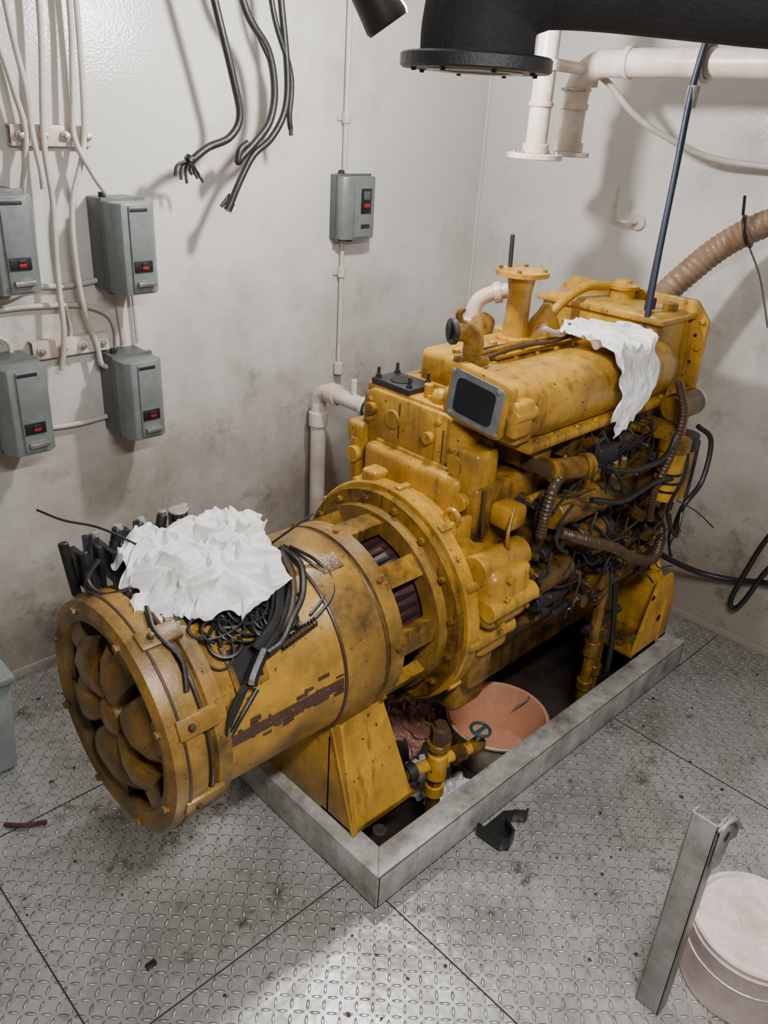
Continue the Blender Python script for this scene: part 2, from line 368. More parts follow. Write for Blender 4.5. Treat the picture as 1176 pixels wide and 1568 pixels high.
for i in range(5):
    x=.70+i*.06; b.cyl((x,1.65,.90),(x+.02,1.655,.965),.013,BLKP)
    b.bolt((x+.02,1.655,.962),(0,0,1),.011,STEEL)
b.cyl((.665,1.66,.82),(.655,1.68,.955),.012,BLK); b.cyl((.69,1.60,.84),(.675,1.62,.95),.010,BLK)
b.cyl((.93,1.63,.88),(.93,1.63,.975),.018,BLK); b.cyl((.93,1.63,.975),(.93,1.63,.98),.025,STEEL)
b.arc(c2,.82,.89,.255,.2635,42,62,DARK)
b.arc(c2,.81,.90,.258,.268,40,43,YEL2,2); b.arc(c2,.81,.90,.258,.268,61,64,YEL2,2); b.arc(c2,.81,.822,.258,.268,40,64,YEL2,4); b.arc(c2,.888,.90,.258,.268,40,64,YEL2,4)
gen=b.done()

def cylpt(x,t,r): t=math.radians(t); return V((x,CY-r*math.sin(t),CZg+r*math.cos(t)))
b=B('generator_cable_bundle')
def cc(L,r,m=BLK,lift=.0): b.tube([cylpt(x,t,.263+r+q) for x,t,q in L],r,m,8)
cc([(1.06,12,.05),(1.05,24,.04),(1.0,36,.02),(.94,46,.015),(.875,54,.005),(.83,62,.0),(.79,70,0),(.765,76,0)],.010)
cc([(.90,50,.004),(.855,58,.004),(.84,62,.004)],.016)
cc([(1.07,10,.05),(1.08,22,.05),(1.05,34,.03),(1.0,42,.02),(.95,50,.012),(.90,52,.02)],.009)
cc([(1.04,10,.06),(1.03,20,.05),(.99,30,.04),(.95,40,.03),(.88,48,.012)],.012)
cc([(1.02,10,.06),(1.0,22,.05),(.97,33,.03),(.93,42,.02),(.90,47,.01)],.010)
cc([(1.05,14,.06),(1.04,26,.05),(1.02,34,.035),(.99,41,.02),(.93,48,.01),(.89,55,0)],.008,BRN)
cc([(1.09,12,.06),(1.15,18,.02),(1.17,28,.004),(1.15,38,.004),(1.10,44,.004),(1.05,47,.004),(.99,46,.004)],.0045)
cc([(1.08,10,.06),(1.13,16,.02),(1.155,28,.004),(1.12,38,.002),(1.06,44,.004)],.004)
cc([(.86,66,.0),(.81,74,.002),(.77,82,.0),(.755,78,.012),(.77,70,.018),(.80,62,.03)],.006)
random.seed(5)
for i in range(26):
    x0=random.uniform(.79,1.0); t0=random.uniform(24,42); rx=random.uniform(.025,.06); rt=random.uniform(4,10); ph=random.random()*6; dx=random.uniform(-.006,.006); lf=random.uniform(.0,.02); n_=random.randint(9,16)
    cc([(x0+rx*math.cos(ph+k*.5)+dx*k,t0+rt*math.sin(ph+k*.5),lf+.006*math.sin(k*.8)+.006) for k in range(n_)],random.choice([.0028,.0035,.0045]))
for i in range(12):
    c=cylpt(.955+i*.0095,52-i*.35,.275); b.torus(c,(1,-.2,0),.010,.0026,BLK,12)
b.tube([(.80,1.57,.94),(.74,1.66,.975),(.68,1.72,.99),(.64,1.77,1.01)],.003,BLK,6)
b.tube([(1.06,1.42,.93),(1.10,1.38,.98),(1.14,1.36,1.01)],.003,BLK,6)
b.tube([(.70,1.60,.93),(.66,1.58,.90),(.67,1.53,.88),(.72,1.50,.89)],.007,BLK,6)
b.tube([(.70,1.62,.91),(.65,1.57,.885),(.68,1.50,.885),(.74,1.46,.89),(.70,1.42,.885)],.004,BLK,6)
b.done()

# ---------------------------------------------------------------- cloths
def cloth(name,fn,mat,n=110,amp=.02,fs=9,seed=0,edge=.12,thick=.0015):
    bm=bmesh.new(); g={}
    for i in range(n+1):
        for j in range(n+1):
            s=i/n*2-1; t=j/n*2-1; ang=math.atan2(t,s)
            k=1+edge*(noise.noise(V((math.cos(ang)*1.6+seed,math.sin(ang)*1.6,seed)))+.5*noise.noise(V((math.cos(ang)*4,math.sin(ang)*4+seed,seed))))
            k*=1-.10*max(0,s*s*t*t)
            p=V(fn(s*k,t*k)); q=V((s*k*fs/5+seed,t*k*fs/5,seed*.7))
            w=V((noise.noise(q*.9),noise.noise(q*.9+V((5,5,5))),0))*1.5
            h=0;a=1.0;fq=1.0
            for o_ in range(3):
                nn=noise.noise((q+w)*fq+V((o_*7,0,0))); h+=a*(1-2.4*math.sqrt(nn*nn+.004)); a*=.5; fq*=2.2
            p.z+=amp*h; p.x+=amp*1.1*noise.noise(q*2+V((9,0,0))); p.y+=amp*1.1*noise.noise(q*2+V((0,9,0)))
            g[i,j]=bm.verts.new(p)
    for i in range(n):
        for j in range(n): bm.faces.new((g[i,j],g[i+1,j],g[i+1,j+1],g[i,j+1]))
    b=B(name); b.add(bm,mat); o=b.done(180)
    sm=o.modifiers.new('sm','SMOOTH'); sm.factor=.5; sm.iterations=4
    md=o.modifiers.new('s','SOLIDIFY'); md.thickness=thick
    return o
def rag1(s,t):
    x=.89+.19*s+.03*t; y=1.455+.175*t-.03*s
    z=.938-.028*max(0,abs(s)-.6)*2+.012*max(0,s-.4)
    if t<-.25: z-=.11*(-.25-t)**1.3*(1.1-.5*s); y+=.045*(-.25-t)
    if s<-.5: z-=.06*(-.5-s)
    return (x,y,z)
cloth('white_rag',rag1,CLOTH,150,.025,10,3.1,.38)
def rag2(s,t):
    if t>.1: y=1.19+.25*(t-.1); z=1.318; x=2.23+.135*s-.04*(t-.1)
    else:
        v=.1-t; y=1.165-.055*min(1,v*1.6); z=1.318-.21*v; x=2.23+.13*s*(1-.45*v)-.12*v
    return (x,y,z)
cloth('white_rag',rag2,CLOTH,130,.019,10,8.4,.34)
cloth('oily_rag',lambda s,t:(1.69+.10*s,1.48+.12*t,-.02-.03*(s*s+t*t)),ORAG,70,.045,9,1.4,.3)
cloth('oily_rag',lambda s,t:(2.04+.09*s,1.58+.09*t,-.03-.02*(s*s+t*t)),ORAG,60,.04,9,5.4,.3)
cloth('plastic_sheet',lambda s,t:(1.60+.10*s,1.28+.10*t,-.10),PLAS,60,.02,9,2.2,.3)

# ---------------------------------------------------------------- engine
b=B('diesel_engine')
b.rev(o,ax,[(1.492,.20),(1.492,.338),(1.497,.343),(1.535,.343),(1.54,.335),(1.56,.318),(1.62,.305),(1.68,.29),(1.70,.20)],YEL,80)
for k in range(12):
    a=math.radians(4+k*30); b.bolt((1.538,CY-.328*math.sin(a),CZg+.328*math.cos(a)),(1,0,0),.009,YEL)
    b.box((1.50,CY-.34*math.sin(a)-.012,CZg+.34*math.cos(a)-.012),(1.55,CY-.34*math.sin(a)+.012,CZg+.34*math.cos(a)+.012),YEL,.006,Matrix.Rotation(a,3,'X'))
b.box((1.545,1.085,.62),(1.72,1.30,.80),YEL,.03,seg=4); b.box((1.56,1.12,.50),(1.70,1.30,.64),YEL,.03,seg=4)
b.cyl((1.54,1.16,.79),(1.74,1.16,.79),.045,YEL); b.cyl((1.54,1.10,.69),(1.74,1.10,.69),.03,YEL); b.cyl((1.54,1.14,.58),(1.70,1.14,.58),.035,YEL)
b.box((1.56,1.14,.38),(1.66,1.30,.56),YEL2,.02,seg=3)
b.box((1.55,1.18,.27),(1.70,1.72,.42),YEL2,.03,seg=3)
for z in (.63,.72,.78): b.bolt((1.60,1.085,z),(0,-1,0),.010,YEL)
for x,z in ((1.57,.66),(1.70,.66),(1.70,.77)): b.bolt((x,1.085,z),(0,-1,0),.008,YEL2)
b.torus((1.56,1.27,.905),(1,0,0),.022,.009,YEL,20)
b.box((1.50,1.52,.90),(1.56,1.58,.965),YEL,.012,seg=3)
for z in (.70,.82): b.box((1.54,1.25,z),(1.66,1.27,z+.08),YEL,.006)
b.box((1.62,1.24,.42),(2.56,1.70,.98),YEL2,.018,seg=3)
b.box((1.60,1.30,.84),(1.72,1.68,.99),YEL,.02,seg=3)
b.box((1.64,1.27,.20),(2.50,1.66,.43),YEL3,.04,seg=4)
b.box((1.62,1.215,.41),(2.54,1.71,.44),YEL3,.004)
for i in range(14): b.bolt((1.66+i*.065,1.225,.444),(0,0,1),.007,YEL3)
b.prism([(1.30,.84),(1.72,.84),(1.735,1.02),(1.735,1.12),(1.70,1.145),(1.40,1.145),(1.32,1.10)],0,1.645,1.72,YEL,.010)
b.prism([(1.34,.86),(1.66,.86),(1.66,1.0),(1.36,1.0)],0,1.632,1.65,YEL,.006)
for y,z in ((1.37,.89),(1.63,.89),(1.63,.97),(1.38,.97),(1.50,.88),(1.70,1.05),(1.70,1.11),(1.42,1.12),(1.36,1.06)): b.bolt((1.634 if z<1 else 1.645,y,z),(-1,0,0),.009,YEL)
for (yy,za,zb) in ((1.50,.99,.92),(1.575,1.13,1.02),(1.40,1.10,1.0),(1.66,.99,.93)): b.box((1.6305 if za<1 else 1.6435,yy,zb),(1.646,yy+.005,za),BRN,.001)
b.cyl((1.635,1.60,1.075),(1.66,1.60,1.075),.028,YEL); b.cyl((1.625,1.45,1.065),(1.66,1.45,1.065),.018,YEL); b.cyl((1.625,1.69,1.085),(1.66,1.69,1.085),.020,YEL2)
b.box((1.63,1.44,.93),(1.645,1.49,.99),YEL,.006)
b.box((1.62,1.71,.96),(1.72,1.78,1.03),YEL,.014,seg=3); b.cyl((1.65,1.74,.83),(1.65,1.74,.98),.035,YEL); b.cyl((1.60,1.73,.93),(1.70,1.73,.93),.026,YEL); b.box((1.64,1.68,.80),(1.78,1.78,.88),YEL,.02,seg=3)
b.cyl((1.60,1.66,.865),(1.66,1.66,.865),.03,YEL)
b.cyl((1.62,1.33,1.02),(1.66,1.33,1.02),.03,YEL); b.cyl((1.60,1.29,.93),(1.66,1.29,.93),.026,YEL); b.box((1.62,1.25,.86),(1.72,1.33,1.08),YEL,.018,seg=3)
b.tube([(1.64,1.23,.98),(1.63,1.22,.92),(1.64,1.22,.84)],.005,BRN,6)
b.box((1.68,1.34,.98),(2.50,1.72,1.135),YEL,.010,seg=3)
b.box((1.66,1.33,1.125),(2.50,1.735,1.155),YEL,.006)
b.box((1.66,1.56,1.15),(1.77,1.72,1.172),BLKP,.004); b.cyl((1.71,1.64,1.165),(1.71,1.64,1.176),.035,DARK)
for x,y in ((1.675,1.575),(1.755,1.575),(1.675,1.705),(1.755,1.705)): b.cyl((x,y,1.165),(x,y,1.205),.005,BLKP); b.bolt((x,y,1.172),(0,0,1),.009,BLKP)
b.tube([(1.67,1.42,1.15),(1.68,1.43,1.20),(1.74,1.44,1.21),(1.76,1.44,1.16)],.010,YEL)
b.ball((1.70,1.47,1.165),.03,YEL); b.cyl((1.70,1.52,1.15),(1.70,1.52,1.195),.014,YEL)
for i in range(5): b.bolt((1.69+.02*(i%2),1.39+.028*i,1.155),(0,0,1),.010,YEL)
b.box((1.79,1.425,1.15),(2.46,1.655,1.262),YEL,.028,seg=5); b.box((1.78,1.41,1.148),(2.47,1.67,1.168),YEL,.004)
for x in (1.83,2.0,2.2,2.4): b.cyl((x,1.54,1.255),(x,1.54,1.275),.013,YEL)
def sq(x,cy,cz,w,h,e=.45,n=40,rot=0):
    out=[]
    for k in range(n):
        a=2*math.pi*k/n; c_,s_=math.cos(a),math.sin(a)
        u=w*math.copysign(abs(c_)**e,c_); v=h*math.copysign(abs(s_)**e,s_)
        out.append((x,cy+u*math.cos(rot)-v*math.sin(rot),cz+u*math.sin(rot)+v*math.cos(rot)))
    return out
r_=.12
b.loft([sq(1.66,1.285,1.215,.070,.045,rot=r_),sq(1.665,1.285,1.215,.085,.058,rot=r_),sq(1.70,1.283,1.21,.095,.070,rot=r_),sq(1.75,1.278,1.20,.115,.088,.6,rot=r_),sq(1.80,1.275,1.195,.122,.096,.8),sq(2.44,1.275,1.195,.122,.096,.8),sq(2.49,1.275,1.195,.112,.086,.8),sq(2.51,1.275,1.195,.09,.065,.8)],YEL)
b.box((1.72,1.16,1.085),(2.46,1.40,1.115),YEL,.01)
for i in range(8): b.bolt((1.76+i*.095,1.168,1.115),(0,0,1),.008,YEL)
for i in range(7): b.bolt((1.80+i*.1,1.372,1.272),(0,0,1),.007,YEL)
for i in range(4): b.box((1.80+i*.17,1.19,1.0),(1.88+i*.17,1.36,1.10),YEL2,.012,seg=3)
b.loft([sq(1.625,1.285,1.222,.096,.072,.25,rot=r_),sq(1.628,1.285,1.222,.102,.078,.25,rot=r_),sq(1.66,1.285,1.222,.102,.078,.25,rot=r_)],YEL)
b.loft([sq(1.6185,1.285,1.222,.088,.066,.2,rot=r_),sq(1.626,1.285,1.222,.088,.066,.2,rot=r_)],GASK)
b.loft([sq(1.616,1.285,1.222,.066,.048,.25,rot=r_),sq(1.62,1.285,1.222,.066,.048,.25,rot=r_)],DBLU)
for u,v in ((-1,-1),(1,-1),(-1,1),(1,1)): b.bolt((1.62,1.285+u*.080,1.222+v*.058+u*.01),(-1,0,0),.006,STEEL)
b.box((1.63,1.15,1.15),(1.71,1.19,1.25),YEL,.014,seg=3); b.cyl((1.63,1.165,1.21),(1.72,1.165,1.21),.02,YEL); b.box((1.66,1.17,1.12),(1.74,1.30,1.16),YEL,.012)
b.cyl((1.70,1.375,1.25),(1.70,1.375,1.35),.026,YEL2); b.box((1.668,1.335,1.29),(1.732,1.415,1.312),YEL2,.006)
b.tube([(1.70,1.375,1.32),(1.70,1.375,1.355),(1.68,1.385,1.378),(1.65,1.40,1.38)],.028,YEL2,16); b.cyl((1.652,1.40,1.38),(1.638,1.407,1.38),.035,BLKP)
b.cyl((1.635,1.408,1.38),(1.632,1.410,1.38),.022,DARK); b.tube([(1.67,1.395,1.39),(1.66,1.40,1.425),(1.67,1.395,1.44)],.010,YEL2); b.box((1.69,1.34,1.25),(1.78,1.40,1.28),YEL2,.006)
sx,sy=2.12,1.55
b.rev((sx,sy,1.24),(0,0,1),[(0,.06),(.03,.06),(.035,.042),(.10,.037),(.17,.037),(.215,.045),(.222,.084),(.236,.084),(.238,.03)],YEL,40)
for k in range(4): a=.5+k*math.pi/2; b.bolt((sx+.068*math.cos(a),sy+.068*math.sin(a),1.476),(0,0,1),.007,YEL2)
b.cyl((sx+.0,sy+.05,1.475),(sx,sy+.055,1.575),.007,BLKP)
b.rev((2.20,1.50,1.25),(0,0,1),[(0,.075),(.02,.075),(.025,.062),(.075,.045),(.10,.025),(.125,.012)],YEL,8)
b.cyl((2.06,1.66,1.20),(2.16,1.72,1.28),.045,YEL2); b.cyl((2.15,1.62,1.16),(2.15,1.62,1.28),.03,YEL)
b.box((1.86,1.41,1.266),(2.30,1.435,1.276),YEL,.002); 
for i in range(5): b.bolt((1.9+i*.09,1.422,1.276),(0,0,1),.007,YEL)
b.tube([(1.78,1.46,1.272),(1.95,1.44,1.288),(2.2,1.43,1.288),(2.4,1.42,1.29)],.008,YEL2)
b.tube([(1.80,1.50,1.272),(1.90,1.47,1.283),(2.05,1.46,1.281),(2.10,1.40,1.29)],.005,BLKP,6)
b.tube([(1.78,1.41,1.28),(1.95,1.39,1.30),(2.08,1.37,1.30),(2.2,1.38,1.31)],.006,BRN,6)
b.tube([(2.28,1.56,1.26),(2.33,1.545,1.34),(2.44,1.52,1.40),(2.55,1.49,1.40)],.016,YEL)
for i in range(14):
    x=1.85+i*.045; b.bolt((x,1.69-.02*(i%2),1.155),(0,0,1),.009,YEL)
b.box((2.42,1.215,1.15),(2.63,1.68,1.365),YEL,.03,seg=5); b.box((2.41,1.205,1.335),(2.645,1.69,1.352),YEL,.004)
b.cyl((2.58,1.46,1.36),(2.58,1.46,1.395),.045,YEL); b.rev((2.58,1.46,1.395),(0,0,1),[(0,.055),(.012,.058),(.018,.03),(.028,.028)],YEL,24)
b.cyl((2.47,1.24,1.19),(2.47,1.19,1.19),.05,YEL); b.torus((2.47,1.19,1.19),(0,1,0),.045,.01,YEL2)
b.cyl((2.55,1.26,1.365),(2.55,1.26,1.385),.025,YEL2); b.cyl((2.50,1.30,1.365),(2.50,1.30,1.40),.012,BLKP)
b.prism([(1.165,.55),(1.75,.55),(1.75,1.35),(1.70,1.39),(1.22,1.39),(1.165,1.33)],0,2.645,2.665,YEL,.003)
for z in (.62,.75,.88,1.0,1.12,1.24,1.33):
    b.bolt((2.645,1.182,z),(-1,0,0),.009,YEL); b.cyl((2.643,1.20,z-.05),(2.646,1.20,z-.05),.006,DARK)
b.box((2.50,1.25,.42),(2.645,1.66,1.16),YEL2,.02,seg=3)
b.prism([(1.07,T),(1.40,T),(1.40,.55),(1.18,.55),(1.07,.30)],0,2.62,2.64,YEL,.003)
b.prism([(2.45,T),(2.70,T),(2.70,.30),(2.64,.42),(2.55,.42)],1,1.075,1.09,YEL,.003)
b.box((2.45,1.075,T),(2.70,1.3,T+.015),YEL2,.003); b.bolt((2.55,1.12,T+.015),(0,0,1),.016,STEEL)
b.cyl((2.60,1.073,.24),(2.60,1.078,.24),.014,DARK); b.cyl((2.52,1.073,.36),(2.52,1.078,.36),.009,DARK)
b.box((2.40,1.60,T),(2.70,1.80,.45),YEL2,.01)
b.box((1.95,1.12,.82),(2.28,1.22,.92),YEL2,.015,seg=3)
for i in range(6):
    x=1.98+i*.05; b.cyl((x,1.15,.91),(x,1.15,.955),.011,YEL2); b.bolt((x,1.15,.955),(0,0,1),.009,STEEL)
    b.tube([(x,1.15,.96),(x-.01,1.13,1.0),(x+.03+.02*i,1.13,1.04),(x+.07,1.18,1.08)],.0035,BLKP,6)
b.cyl((1.86,1.15,.87),(1.95,1.15,.87),.045,YEL2); b.cyl((2.28,1.16,.86),(2.36,1.16,.86),.055,YEL3)
b.cyl((2.0,1.14,.75),(2.12,1.14,.75),.04,YEL3); b.cyl((2.12,1.14,.75),(2.15,1.14,.75),.048,BLKP)
b.box((2.02,1.11,.985),(2.12,1.16,1.05),BLKP,.012); b.cyl((1.80,1.14,1.03),(1.90,1.10,1.03),.032,YEL2); b.cyl((1.90,1.10,1.03),(1.925,1.09,1.03),.038,YEL2); b.cyl((1.925,1.09,1.03),(1.94,1.085,1.03),.02,BLKP)
b.cyl((1.80,1.15,.66),(1.98,1.15,.66),.045,YEL3); b.cyl((1.82,1.14,.585),(1.95,1.14,.585),.026,BLKP)
b.box((1.68,1.16,.86),(1.76,1.24,.93),YEL,.015); b.tube([(1.70,1.17,.93),(1.66,1.15,.87),(1.66,1.14,.82),(1.70,1.13,.80)],.006,YEL2)
for i in range(5):
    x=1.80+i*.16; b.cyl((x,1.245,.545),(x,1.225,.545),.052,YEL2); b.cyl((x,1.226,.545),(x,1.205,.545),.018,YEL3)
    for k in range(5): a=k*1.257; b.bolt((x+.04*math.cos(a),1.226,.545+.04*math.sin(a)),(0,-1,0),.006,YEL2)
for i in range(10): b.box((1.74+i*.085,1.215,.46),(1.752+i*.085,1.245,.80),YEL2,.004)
b.tube([(1.86,1.12,1.02),(1.79,1.11,1.00),(1.77,1.11,.93),(1.775,1.12,.84)],.015,BRN,10,corr=.12)
b.tube([(1.84,1.10,.84),(1.95,1.07,.79),(2.1,1.06,.72),(2.25,1.06,.63),(2.40,1.06,.575),(2.52,1.10,.60)],.017,BRN,12,corr=.12)
b.tube([(2.0,1.08,1.0),(2.15,1.06,.97),(2.3,1.05,.98),(2.38,1.06,1.06)],.009,BLK,8)
b.tube([(1.95,1.08,.92),(2.1,1.06,.88),(2.28,1.05,.90),(2.42,1.05,.86),(2.46,1.07,.74)],.009,BLK,8)
b.cyl((2.40,1.075,.80),(2.40,1.075,.97),.044,YEL); b.cyl((2.40,1.075,.97),(2.40,1.075,1.01),.05,YEL2); b.box((2.36,1.07,1.0),(2.46,1.22,1.04),YEL2,.01)
for z in (.83,.86,.89): b.cyl((2.40,1.075,z),(2.40,1.075,z+.012),.0448,BLK)
b.cyl((2.50,1.09,.78),(2.50,1.09,.95),.042,YEL2); b.cyl((2.50,1.09,.95),(2.50,1.09,1.0),.046,BLKP)
b.cyl((2.44,1.12,1.09),(2.56,1.12,1.09),.045,YEL3); b.cyl((2.42,1.12,1.09),(2.44,1.12,1.09),.04,YEL2); b.cyl((2.56,1.12,1.09),(2.58,1.12,1.09),.042,STEEL)
b.tube([(2.36,1.09,1.20),(2.38,1.06,1.10),(2.34,1.05,.98),(2.30,1.06,.86),(2.33,1.07,.74)],.012,BRN,8,corr=.1)
b.tube([(2.45,1.05,.98),(2.40,1.02,.90),(2.36,1.03,.78),(2.45,1.02,.66),(2.52,1.05,.72),(2.55,1.06,.86),(2.52,1.05,.98)],.006,BLK,8)
b.tube([(2.60,1.10,1.0),(2.64,1.06,.95),(2.60,1.04,.82),(2.52,1.05,.74),(2.56,1.08,.62)],.009,BLK,8)
b.tube([(2.42,1.04,.80),(2.52,1.0,.74),(2.62,.97,.66)],.0025,BLKP,6)
for p in ((2.25,1.14),(2.36,1.17)):
    b.cyl((p[0],p[1],-.138),(p[0],p[1],.50),.020,YEL2); b.cyl((p[0],p[1],.20),(p[0],p[1],.26),.028,YEL2); b.cyl((p[0],p[1],.05),(p[0],p[1],.09),.028,YEL2)
b.box((2.20,1.12,.48),(2.42,1.25,.55),YEL2,.02); b.cyl((2.2,1.15,.32),(2.42,1.15,.32),.014,BLKP)
b.tube([(2.30,1.13,.50),(2.29,1.10,.36),(2.30,1.09,.20),(2.31,1.10,.0)],.010,BLK,8)
random.seed(21)
for i in range(240):
    x=random.uniform(1.76,2.58); z=random.uniform(.47,1.07); y=random.uniform(1.12,1.21); k=random.random(); m=random.choice([YEL2,YEL3,YEL3,YEL3,BLKP,BRN,BLKP])
    if k<.28: b.bolt((x,y,z),(0,-1,0),random.uniform(.006,.012),m,random.uniform(.008,.03))
    elif k<.44: b.cyl((x,1.24,z),(x,y-.02,z),random.uniform(.008,.022),m)
    elif k<.54: b.cyl((x,y,z),(x+random.uniform(.03,.10),y+random.uniform(-.01,.01),z+random.uniform(-.01,.01)),random.uniform(.008,.022),m)
    elif k<.68: b.box((x,y-.015,z),(x+random.uniform(.02,.06),1.24,z+random.uniform(.015,.05)),m,.006)
    elif k<.73: b.torus((x,y-.02,z),(random.random()*.4,1,random.random()*.4),random.uniform(.012,.022),.004,m,16)
    else:
        q=V((x,y-.04,z)); P=[q]; d=V((random.uniform(-.05,.06),0,random.uniform(-.06,.04)))
        for _ in range(5):
            q=q+d; d=d*.8+V((random.uniform(-.03,.03),random.uniform(-.008,.008),random.uniform(-.03,.03))); q.y=max(1.06,min(1.18,q.y)); q.z=max(.45,min(1.08,q.z)); P.append(q.copy())
        b.tube(P,random.uniform(.0022,.006),random.choice([BLK,BLKP,BRN]),6)
b.prism([(1.74,.64),(2.50,.64),(2.50,.655),(1.74,.655)],1,1.205,1.245,YEL3,.004)
b.done()

# ---------------------------------------------------------------- pit contents
b=B('bucket')
c=V((1.91,1.262,-.139))
b.rev(c,(0,0,1),[(0,.0),(0,.125),(.01,.133),(.16,.168),(.163,.178),(.172,.180),(.176,.176)],BKT2,56,cap=False)
b.rev(c,(0,0,1),[(.176,.176),(.172,.168),(.012,.128),(.006,.0)],BKT,56,cap=False)
b.tube([c+V((.178,0,.165)),c+V((.15,-.02,.17)),c+V((.10,-.0,.15))],.003,STEEL,6)
b.done()
b=B('drain_valve_pipe')
x,y=1.46,1.15
b.cyl((x,y,-.139),(x,y,.30),.022,YEL2); b.cyl((x,y,.12),(x,y,.21),.032,YEL); b.cyl((x,y,.235),(x,y,.255),.036,YEL2); b.rev((x,y,.255),(0,0,1),[(0,.030),(.05,.030),(.055,.020),(.065,.020)],BRN,6)
b.cyl((x,y,.05),(x,y,.09),.029,YEL)
b.cyl((x-.10,y+.03,.165),(x+.13,y-.02,.165),.019,YEL); b.cyl((x+.06,y-.01,.165),(x+.10,y-.015,.165),.028,YEL2); b.cyl((x-.10,y+.03,.165),(x-.07,y+.025,.165),.028,BLKP)
b.box((x+.125,y-.045,.145),(x+.18,y-.005,.185),YEL2,.01); b.cyl((x+.15,y-.025,.18),(x+.155,y-.03,.225),.007,STEEL)
b.torus((x+.157,y-.03,.227),(.1,-.1,1),.030,.005,TEAL,20); b.box((x+.13,y-.035,.222),(x+.185,y-.025,.230),TEAL,.002)
b.done()
b=B('rubber_bracket_scrap')
b.prism([(1.47,.985),(1.475,.90),(1.50,.885),(1.535,.895),(1.553,.935),(1.59,.945),(1.618,.915),(1.632,.918),(1.625,.965),(1.60,.985)],2,.004,.012,BLK,.003)
P=[(1.47,.985),(1.475,.90),(1.50,.885),(1.535,.895),(1.553,.935),(1.59,.945),(1.618,.915),(1.632,.918)]
for i in range(len(P)-1):
    a,c_=P[i],P[i+1]; dx,dy=c_[0]-a[0],c_[1]-a[1]; l=math.hypot(dx,dy); nx,ny=-dy/l*.006,dx/l*.006
    b.prism([a,c_,(c_[0]+nx,c_[1]+ny),(a[0]+nx,a[1]+ny)],2,.004,.05,BLK,.001)
b.done()

# ---------------------------------------------------------------- enclosures
def enclosure(x0,x1,z0,z1,d,kind=0):
    b=B('breaker_box'); yb=YW-.001; yf=YW-d; w=x1-x0
    b.box((x0,yf+d*.45,z0),(x1,yb,z1),GRYD,.004)
    b.prism([(x0-.004,yf+d*.47),(x0-.004,yf+d*.15),(x0+w*.12,yf),(x0+w*.86,yf),(x1+.004,yf+d*.12),(x1+.004,yf+d*.47)],2,z0+.004,z1-.004,GRY,.004)
    b.box((x0-.006,yf+d*.42,z0-.004),(x1+.006,yf+d*.50,z1+.004),GRYD,.002)
    b.box((x0+w*.28,yf-.006,z0+.012),(x0+w*.80,yf+.01,z1-.012),GRY,.003)
    yy=yf-.006
    if kind==0:
        b.box((x0+w*.32,yy-.004,z0+.072),(x0+w*.78,yy+.002,z0+.106),BLK,.001); b.box((x0+w*.50,yy-.008,z0+.080),(x0+w*.66,yy,z0+.090),REDT,.001); b.box((x0+w*.50,yy-.008,z0+.092),(x0+w*.66,yy,z0+.101),BLKP,.001)
        b.box((x0+w*.36,yy-.014,z0+.030),(x0+w*.80,yy+.002,z0+.044),STEEL,.002); b.box((x0+w*.30,yy-.001,z1-.028),(x0+w*.74,yy+.002,z1-.018),BLKP,.0005)
    else:
        b.box((x0+w*.48,yy-.004,z0+.10),(x0+w*.80,yy+.002,z0+.19),BLK,.001); b.box((x0+w*.54,yy-.010,z0+.122),(x0+w*.74,yy,z0+.136),REDT,.001); b.box((x0+w*.54,yy-.007,z0+.15),(x0+w*.74,yy,z0+.18),GRYD,.001)
        b.box((x0+w*.50,yy-.002,z0+.045),(x0+w*.78,yy+.002,z0+.06),BLKP,.0005)
    b.cyl((x0+w*.2,yf+d*.7,z1),(x0+w*.2,yf+d*.7,z1+.015),.012,BLKP); b.cyl((x0+w*.5,yf+d*.7,z0-.012),(x0+w*.5,yf+d*.7,z0),.014,BLKP)
    return b.done()
enclosure(1.20,1.33,1.335,1.61,.19); enclosure(1.19,1.32,.86,1.13,.19); enclosure(.83,.96,1.37,1.64,.19); enclosure(.805,.94,.895,1.17,.19)
enclosure(2.18,2.34,1.43,1.665,.09,1)
def rail(x0,x1,z):
    b=B('cable_rail'); b.box((x0,YW-.03,z-.028),(x1,YW-.001,z-.022),WPIPE,.001); b.box((x0,YW-.03,z+.022),(x1,YW-.001,z+.028),WPIPE,.001); b.box((x0,YW-.034,z-.028),(x1,YW-.028,z+.028),WPIPE,.002)
    for i in range(4):
        x=x0+.025+i*(x1-x0-.05)/3; b.cyl((x,YW-.036,z),(x,YW-.045,z),.014,WPIPE); b.bolt((x,YW-.045,z),(0,-1,0),.009,STEEL)
    b.done()
rail(.985,1.23,1.775); rail(.965,1.215,1.165)
b=B('power_conduit_cables')
y=YW-.05
def wc(P,r=.0085): b.tube([(p[0],p[1] if len(p)>2 else YW-.018,p[-1]) for p in P],r,WCAB,10)
wc([(1.01,y,CZ-.01),(1.01,y,2.1),(1.035,y,1.9),(1.04,y,1.775),(1.03,YW-.10,1.69),(1.03,YW-.10,1.64)])
wc([(.95,y,CZ-.01),(.96,y,2.1),(1.0,y,1.9),(1.02,y,1.775),(.99,YW-.04,1.6),(.985,YW-.03,1.45)])
wc([(1.09,y,CZ-.01),(1.10,y,2.1),(1.07,y,1.775),(1.07,YW-.06,1.6),(1.06,YW-.06,1.4),(1.055,YW-.07,1.25),(1.05,YW-.06,1.165),(1.04,YW-.05,1.10)])
wc([(1.18,y,CZ-.01),(1.185,y,2.1),(1.17,y,1.9),(1.16,y,1.775),(1.19,YW-.08,1.68),(1.222,YW-.10,1.62)])
